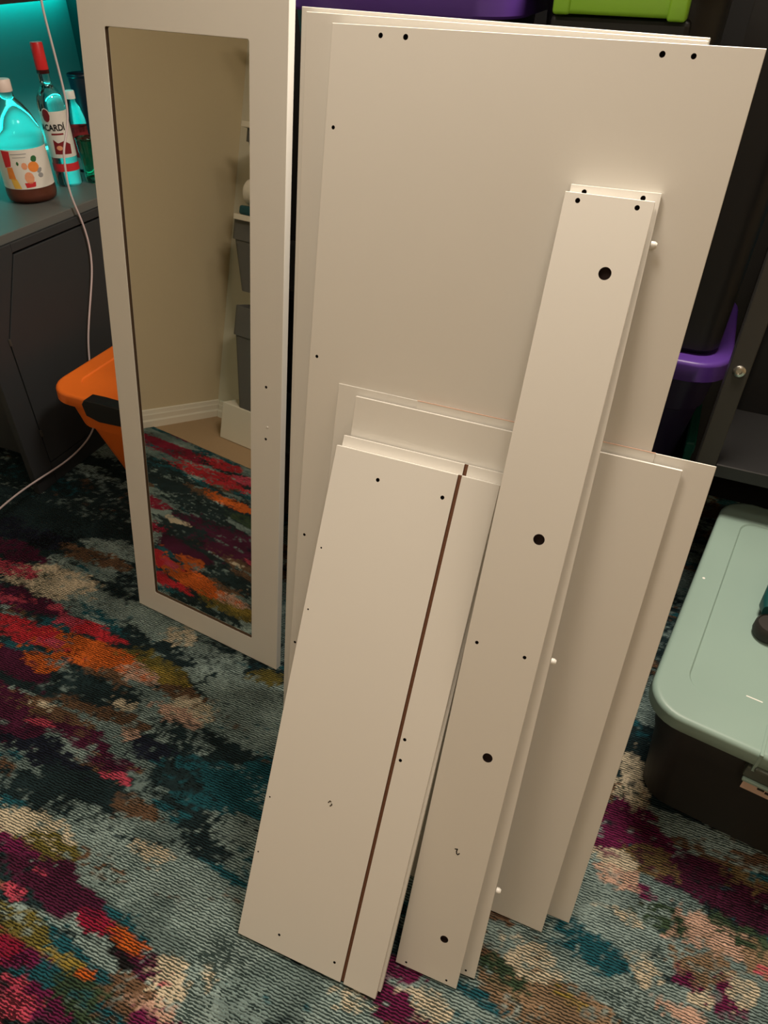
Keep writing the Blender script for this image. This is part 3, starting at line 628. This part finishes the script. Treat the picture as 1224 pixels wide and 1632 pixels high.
tote('storage_tote', 'dark tote with purple lid low on the far rack, right of the boards', (-0.215, 1.672 + 0.235, 0.3105), 0, 0.76, 0.47, 0.411, M['purple'], M['purple_dark'], lid_h=0.05, taper=0.05, rad=0.085)
tote('storage_tote', 'tall plain black tote standing on the purple lid behind the boards', (-0.070, 1.685 + 0.225, 0.722), 0, 0.45, 0.45, 0.84, M['black_plastic'], M['black_plastic'], lid_h=0.05, taper=0.016, overhang=0.012)
def crate(name, label, a, b_, m, cat='box'):
    cx, cy = (a[0] + b_[0]) / 2, (a[1] + b_[1]) / 2; hx_, hy_ = (b_[0] - a[0]) / 2, (b_[1] - a[1]) / 2; h = b_[2] - a[2]
    t = empty(name, Matrix.Translation((cx, cy, a[2])), label, cat); r = min(hx_, hy_) * .35
    bm = bmesh.new(); add_loft(bm, [(rr(hx_ - .004, hy_ - .004, r), 0), (rr(hx_ - .002, hy_ - .002, r), h - 0.03)]); part_of(t, 'body', bm, m, 35)
    bm = bmesh.new(); add_loft(bm, [(rr(hx_, hy_, r), h - 0.029), (rr(hx_, hy_, r), h - 0.004), (rr(hx_ - .004, hy_ - .004, r), h)]); part_of(t, 'lid', bm, m, 35)
    return t
crate('storage_box', 'small teal box beside the purple lidded tote, low on the far rack', (0.124, 1.76, 0.3105), (0.1488, 2.0, 0.462), M['teal_plastic'])
crate('storage_box', 'box with teal LED glow in its colour, at the right side of the rack behind the post', (0.196, 1.92, 0.8105), (0.60, 2.15, 1.20), M['teal_glow'])  # teal light on a dark thing, put into the box colour
crate('storage_box', 'black box under the blue teal one, on the rack shelf behind the post', (0.198, 1.91, 0.5025), (0.60, 2.15, 0.81), M['black_plastic'])

# ------------------------------------------------------------------ cabinet along the left wall
CX, CY0, CY1, CZ = -1.80, 1.325, 2.645, 0.80
cb = empty('cabinet', Matrix.Translation((0, 0, 0)), 'dark grey cabinet with bottles on top along the teal lit wall', 'cabinet')
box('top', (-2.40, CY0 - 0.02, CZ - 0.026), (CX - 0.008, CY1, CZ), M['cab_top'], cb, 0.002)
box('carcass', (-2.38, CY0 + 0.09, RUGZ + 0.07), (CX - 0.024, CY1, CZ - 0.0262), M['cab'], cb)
def frontpart(name, poly, x0, x1, m):
    bm = bmesh.new(); a = [bm.verts.new((x0, y, z)) for y, z in poly]; b_ = [bm.verts.new((x1, y, z)) for y, z in poly]
    bm.faces.new(a); bm.faces.new(b_)
    for i in range(len(poly)): bm.faces.new((a[i], a[(i + 1) % len(poly)], b_[(i + 1) % len(poly)], b_[i]))
    bmesh.ops.recalc_face_normals(bm, faces=bm.faces)
    fe = [e for e in bm.edges if all(abs(v.co.x - x1) < 1e-6 for v in e.verts)]
    bmesh.ops.bevel(bm, geom=fe, offset=0.0016, segments=2, profile=.5, affect='EDGES')
    return part_of(cb, name, bm, m)
# slot between frame and door reads as a dark seam
frontpart('leg', [(CY0, RUGZ), (1.402, RUGZ), (1.402, 0.516), (1.512, 0.748), (1.512, CZ - 0.0265), (CY0, CZ - 0.0265)], CX - 0.0235, CX, M['cab'])
frontpart('top_rail', [(1.5125, 0.748), (CY1, 0.748), (CY1, CZ - 0.0265), (1.5125, CZ - 0.0265)], CX - 0.0235, CX, M['cab'])
frontpart('door', [(1.4075, 0.075), (2.30, 0.075), (2.30, 0.741), (1.5165, 0.741), (1.4075, 0.514)], CX - 0.0235, CX - 0.002, M['cab'])
frontpart('door', [(2.305, 0.075), (CY1, 0.075), (CY1, 0.7435), (2.305, 0.7435)], CX - 0.0235, CX - 0.002, M['cab'])
frontpart('plinth', [(1.4065, RUGZ), (CY1, RUGZ), (CY1, 0.0705), (1.4065, 0.0705)], CX - 0.0235, CX - 0.004, M['cab'])
for y, z in ((1.4045, 0.514), (1.405, 0.192)):
    bm = bmesh.new(); add_cyl(bm, (CX + 0.0005, y, z), 0.0045, 0.02, 'Z', 12); part_of(cb, 'hinge', bm, M['rack'])
# hutch shelf over the bottles, LED strips on the wall
M['hutch_added_backing'] = mat('slate_added_backing', (92, 100, 100), 0.7, noise=0.03)
ht = empty('hutch', Matrix.Translation((0, 0, 0)), 'black hutch over the cabinet with an added dark back panel lit teal', 'hutch')
box('added_backing', (-2.4285, 1.45, 0.8006), (-2.421, 2.62, 1.3235), M['hutch_added_backing'], ht)  # dark sheet added over the wall so warm light stays weak
box('shelf', (-2.4285, 1.45, 1.324), (-1.82, 2.62, 1.35), M['hutch'], ht, 0.001)  # shelf depth stretched to shade the wall behind the bottles
box('side_panel', (-2.4285, 2.6205, 0.8006), (-1.90, 2.645, 1.35), M['hutch'], ht, 0.001)  # dark sheet added to cover the teal-lit strip of back wall
for nme, a, b_, lab in (('led_strip', (-2.3945, 1.6, 1.3185), (-2.37, 2.6, 1.3235), 'teal glowing light strip under the black wall shelf'),
                   ('led_strip', (-2.4195, 1.6, 0.8005), (-2.405, 2.6, 0.808), 'teal glowing light strip along the wall behind the bottles')):
    tag(box(nme, a, b_, M['led'], None), lab, 'light strip')

# ------------------------------------------------------------------ bottles
def wrap(cx, cy, R, phi0, z0):
    def f(u, v):
        a = phi0 + u / R
        return (cx + R * math.cos(a), cy + R * math.sin(a), z0 + v)
    return f
def band(bm, cx, cy, R, z0, z1, a0, a1, n=40):
    prev = None
    for k in range(n + 1):
        a = a0 + (a1 - a0) * k / n
        cur = [bm.verts.new((cx + R * math.cos(a), cy + R * math.sin(a), z)) for z in (z0, z1)]
        if prev: bm.faces.new((prev[0], cur[0], cur[1], prev[1]))
        prev = cur
# juice bottle
JX, JY, JZ = -1.985, 1.812, CZ + 0.0004
jb = empty('juice_bottle', Matrix.Translation((0, 0, 0)), 'large juice bottle with fruit label and white cap on the cabinet', 'bottle')
bm = bmesh.new(); add_lathe(bm, [(0.060, JZ), (0.072, JZ + .008), (0.075, JZ + .022), (0.0745, JZ + .04), (0.073, JZ + .05), (0.073, JZ + .155), (0.0755, JZ + .165), (0.0765, JZ + .175), (0.075, JZ + .186), (0.068, JZ + .215), (0.055, JZ + .245), (0.038, JZ + .27), (0.024, JZ + .285), (0.021, JZ + .30), (0.021, JZ + .318)], 40, JX, JY)
part_of(jb, 'bottle_body', bm, M['pet'], 50)
bm = bmesh.new(); add_lathe(bm, [(0.056, JZ + .004), (0.069, JZ + .011), (0.072, JZ + .024), (0.0705, JZ + .05), (0.0705, JZ + .10)], 40, JX, JY); part_of(jb, 'drink', bm, M['juice'], 50)
bm = bmesh.new(); add_lathe(bm, [(0.024, JZ + .302), (0.0245, JZ + .304), (0.0245, JZ + .331), (0.022, JZ + .334)], 28, JX, JY); part_of(jb, 'cap', bm, M['cap_white'], 40)
PH = math.atan2(-JY, -JX)
bm = bmesh.new(); band(bm, JX, JY, 0.0738, JZ + .046, JZ + .158, PH - 1.9, PH + 1.9); lbj = part_of(jb, 'label', bm, M['label_white'], 60)
def stick(parent, name, polys, m, R, z0, cx, cy, phi):
    bm = bmesh.new(); f = wrap(cx, cy, R, phi, z0)
    for p in polys: convex_strip(bm, p, f, 0.003)
    return part_of(parent, name, bm, m, 60)
A = (lbj, JX, JY)
def js(name, polys, m, lift=0.0004): return stick(lbj, name, polys, m, 0.0738 + lift, JZ + .046, JX, JY, PH)
js('printed_stripe', [[(-.062, .062), (-.040, .066), (-.036, .108), (-.062, .110)]], M['label_red'])
js('printed_stripe', [[(-.060, .030), (-.036, .026), (-.0365, .064), (-.058, .062)]], M['label_orange'])
js('printed_stripe', [[(-.050, .002), (-.026, .002), (-.034, .030), (-.054, .032)]], M['label_yellow'])
js('printed_fruit', [ell(.024, .062, .017, .015)], M['label_orange'])
js('printed_fruit', [ell(-.002, .066, .009, .010)], M['label_peach'])
js('printed_fruit', [ell(.004, .032, .014, .017)], M['label_peach'])
js('printed_leaf', [ell(.030, .084, .010, .009, rot=.5)], M['label_green'])
js('printed_leaf', [ell(-.020, .074, .004, .006)], M['label_green'])
js('printed_glass', [[(-.012, .004), (.016, .006), (.019, .020), (-.014, .018)]], M['label_red'])
js('printed_fruit', [ell(.040, .050, .010, .006, rot=.6)], M['label_grey'])
js('printed_fruit', [ell(.040, .036, .009, .007)], M['label_grey'])
js('printed_line', [[(-.034, .099), (.012, .099), (.012, .101), (-.034, .101)], [(-.030, .090), (.008, .090), (.008, .0915), (-.030, .0915)]], M['label_grey'])
# rum bottle
BX, BY, BZ = -1.995, 1.992, CZ + 0.0004
rb = empty('liquor_bottle', Matrix.Translation((0, 0, 0)), 'clear liquor bottle with red cap and white label behind the cord', 'bottle')
BR = 0.041
bm = bmesh.new(); add_lathe(bm, [(0.036, BZ), (BR, BZ + .006), (BR, BZ + .245), (0.038, BZ + .262), (0.028, BZ + .280), (0.019, BZ + .292), (0.0165, BZ + .305), (0.0165, BZ + .40)], 36, BX, BY); part_of(rb, 'bottle_body', bm, M['glass'], 50)
bm = bmesh.new(); add_lathe(bm, [(0.0185, BZ + .336), (0.0185, BZ + .405), (0.017, BZ + .408)], 28, BX, BY); part_of(rb, 'cap', bm, M['cap_red'], 40)
bm = bmesh.new(); add_lathe(bm, [(0.0182, BZ + .325), (0.0187, BZ + .326), (0.0187, BZ + .336)], 28, BX, BY); part_of(rb, 'cap_band', bm, M['cap_band'], 40)
PB = math.atan2(-BY, -BX)
bm = bmesh.new(); band(bm, BX, BY, BR + 0.0006, BZ + .090, BZ + .225, PB - 1.5, PB + 1.45, 30)
lbr = part_of(rb, 'label', bm, M['label_white'], 60)
def bs_(name, polys, m, lift=0.001): return stick(lbr, name, polys, m, BR + lift, BZ, BX, BY, PB)
bs_('emblem', [ell(-.026, .214, .0155, .0215)], M['label_white'], 0.0010)
bs_('emblem', [ell(-.026, .214, .0128, .0185)], M['label_dred'], 0.0014)
bs_('printed_line', [[(-.022, .158), (.016, .158), (.016, .163), (-.022, .163)]], M['label_dred'])
bs_('printed_picture', [[(-.024, .102), (.030, .100), (.032, .128), (.012, .140), (-.008, .134), (-.022, .146)]], M['label_dred'])
bs_('printed_picture', [ell(-.006, .120, .010, .007)], M['label_peach'], 0.0013)
bm = bmesh.new(); band(bm, BX, BY, BR + 0.0006, BZ + .048, BZ + .072, PB - 1.4, PB + 1.45, 30); part_of(rb, 'lower_label', bm, M['label_red'], 60)
tm = text_mesh('BACARD\u00cd', 0.0225, 0.0006)
xs = [v.co.x for v in tm.vertices]; wtx = max(xs)
sc_ = 0.094 / wtx
fw = wrap(BX, BY, BR + 0.0016, PB, BZ)
for v in tm.vertices: v.co = Vector(fw((v.co.x * sc_) - 0.068, 0.171 + v.co.y * sc_ * 1.15))
tm.materials.clear(); link_mesh('lettering', tm, M['label_black'], lbr)
# small bottle, tumbler and glass farther right
SX, SY = -2.06, 2.150
sb_ = empty('soda_bottle', Matrix.Translation((0, 0, 0)), 'small clear plastic bottle with red label right of the liquor bottle', 'bottle')
bm = bmesh.new(); add_lathe(bm, [(0.026, CZ + .0004), (0.032, CZ + .006), (0.033, CZ + .03), (0.0315, CZ + .05), (0.0315, CZ + .12), (0.033, CZ + .14), (0.033, CZ + .16), (0.026, CZ + .195), (0.015, CZ + .215), (0.0135, CZ + .235)], 30, SX, SY); part_of(sb_, 'bottle_body', bm, M['pet'], 50)
bm = bmesh.new(); add_lathe(bm, [(0.0165, CZ + .228), (0.0165, CZ + .250), (0.015, CZ + .252)], 24, SX, SY); part_of(sb_, 'cap', bm, M['peg'], 40)
bm = bmesh.new(); band(bm, SX, SY, 0.0322, CZ + .05, CZ + .145, 0, 2 * math.pi, 40); part_of(sb_, 'label', bm, M['label_dred'], 60)
tmb = empty('tumbler', Matrix.Translation((0, 0, 0)), 'dark navy tumbler behind the small plastic bottle', 'tumbler')
bm = bmesh.new(); add_lathe(bm, [(0.036, CZ + .0004), (0.038, CZ + .004), (0.048, CZ + .262), (0.0475, CZ + .264), (0.0455, CZ + .262), (0.038, CZ + .02), (0.0, CZ + .02)], 36, -2.2, 2.375, True, False); part_of(tmb, 'cup', bm, M['navy_can'], 40)
bm = bmesh.new(); add_lathe(bm, [(0.0485, CZ + .255), (0.0500, CZ + .257), (0.0500, CZ + .264), (0.0488, CZ + .266)], 36, -2.2, 2.375, False, False); part_of(tmb, 'rim', bm, M['navy_can'], 40)
gg = empty('drinking_glass', Matrix.Translation((0, 0, 0)), 'short green tinted drinking glass beside the mirror door edge', 'glass')
GX, GY = -1.94, 2.055
bm = bmesh.new(); add_lathe(bm, [(0.028, CZ + .0004), (0.030, CZ + .004), (0.036, CZ + .135), (0.0352, CZ + .137), (0.034, CZ + .135), (0.0275, CZ + .018), (0.0, CZ + .016)], 32, GX, GY, True, False); part_of(gg, 'cup', bm, M['green_glass'], 40)
bm = bmesh.new(); add_lathe(bm, [(0.0362, CZ + .132), (0.0372, CZ + .135), (0.0362, CZ + .1385)], 32, GX, GY, False, False); part_of(gg, 'rim', bm, M['green_glass'], 40)

# white cord over the cabinet edge and down to the floor
cp = [(-1.79, 1.86, 1.44), (-1.79, 1.852, 1.369), (-1.79, 1.843, 1.329), (-1.79, 1.843, 1.286), (-1.79, 1.845, 1.243), (-1.79, 1.848, 1.175), (-1.79, 1.850, 1.088), (-1.79, 1.841, 1.048), (-1.79, 1.827, 1.017), (-1.79, 1.801, 0.979), (-1.79, 1.788, 0.956), (-1.79, 1.779, 0.906), (-1.79, 1.773, 0.844),
      (-1.79, 1.796, 0.764), (-1.79, 1.804, 0.693), (-1.79, 1.795, 0.625), (-1.79, 1.773, 0.569), (-1.79, 1.737, 0.496), (-1.79, 1.711, 0.44), (-1.79, 1.679, 0.362), (-1.79, 1.645, 0.162), (-1.788, 1.615, 0.085), (-1.786, 1.53, 0.058), (-1.786, 1.44, 0.050), (-1.786, 1.304, 0.064), (-1.786, 1.172, 0.066), (-1.80, 0.98, 0.018), (-1.86, 0.85, 0.002), (-1.95, 0.75, -0.0005)]
ck = tube('power_cord', cp, 0.0032, M['cord']); tag(ck, 'thin white power cord hanging past the bottles down to the rug', 'cord')

# ------------------------------------------------------------------ closet shelving seen in the mirror
sh = empty('closet_shelving', Matrix.Translation((0, 0, 0)), 'white closet shelving with bins, seen in the mirror', 'shelving')
SY0, SY1, SX0, SX1 = WBY + 0.001, WBY + 0.30, -2.15, -1.25
for z in (1.005, 1.36, 1.745): box('shelf', (SX0, SY0, z - 0.022), (SX1, SY1 - 0.02, z), M['trim'], sh, 0.002)
box('side_panel', (SX1, SY0, FLZ + .001), (SX1 + 0.02, SY1, 1.76), M['trim'], sh, 0.002)
box('base_ledge', (SX0 - 0.01, SY0 + 0.02, FLZ + 0.001), (SX1 - 0.001, SY1 - 0.06, 0.165), M['trim'], sh, 0.004)
def bin_(label, cx, cy, z0, h, hx_, hy_, m, rim_h=0.0):
    t = empty('storage_bin', Matrix.Translation((cx, cy, z0)), label, 'bin', 'grey bins on the closet shelving')
    bm = bmesh.new(); add_loft(bm, [(rr(hx_ * .72, hy_ * .78, .03), 0), (rr(hx_ * .95, hy_ * .96, .03), h * .72)], True, True); part_of(t, 'body', bm, m, 40)
    bm = bmesh.new(); add_loft(bm, [(rr(hx_, hy_, .03), h * .722), (rr(hx_, hy_, .03), h), (rr(hx_ - .01, hy_ - .01, .025), h), (rr(hx_ - .01, hy_ - .01, .025), h - .02)], True, True); part_of(t, 'rim', bm, m, 40)
    return t
bin_('large grey bin on the low white ledge, seen in the mirror', -1.935, WBY + 0.15, 0.1655, 0.46, 0.19, 0.11, M['bin'])
bin_('dark grey tapered bin hung under the middle closet shelf, seen in the mirror', -1.98, WBY + 0.14, 0.69, 0.2925, 0.20, 0.12, M['bin'])
bin_('grey bin under the upper closet shelf, near the mirror frame', -1.96, WBY + 0.14, 1.16, 0.1775, 0.19, 0.12, M['bin'])
bm = bmesh.new(); add_cyl(bm, (-1.972, WBY + 0.20, 1.098), 0.055, 0.34, 'X', 28); bmesh.ops.bevel(bm, geom=[e for e in bm.edges if len(e.link_faces) == 2 and e.calc_face_angle(0) > 1], offset=.012, segments=3, profile=.5, affect='EDGES')
tag(from_bm('rolled_towel', bm, M['towel'], auto=50), 'rolled white towel on the closet shelf seen in the mirror', 'towel')
bm = bmesh.new(); add_box(bm, (-2.14, WBY + 0.03, 1.0055), (-1.75, WBY + 0.265, 1.042), 0.01, 3)
tag(from_bm('folded_towel', bm, M['teal_cloth'], auto=50), 'folded dark teal towel under the rolled white towel', 'towel')
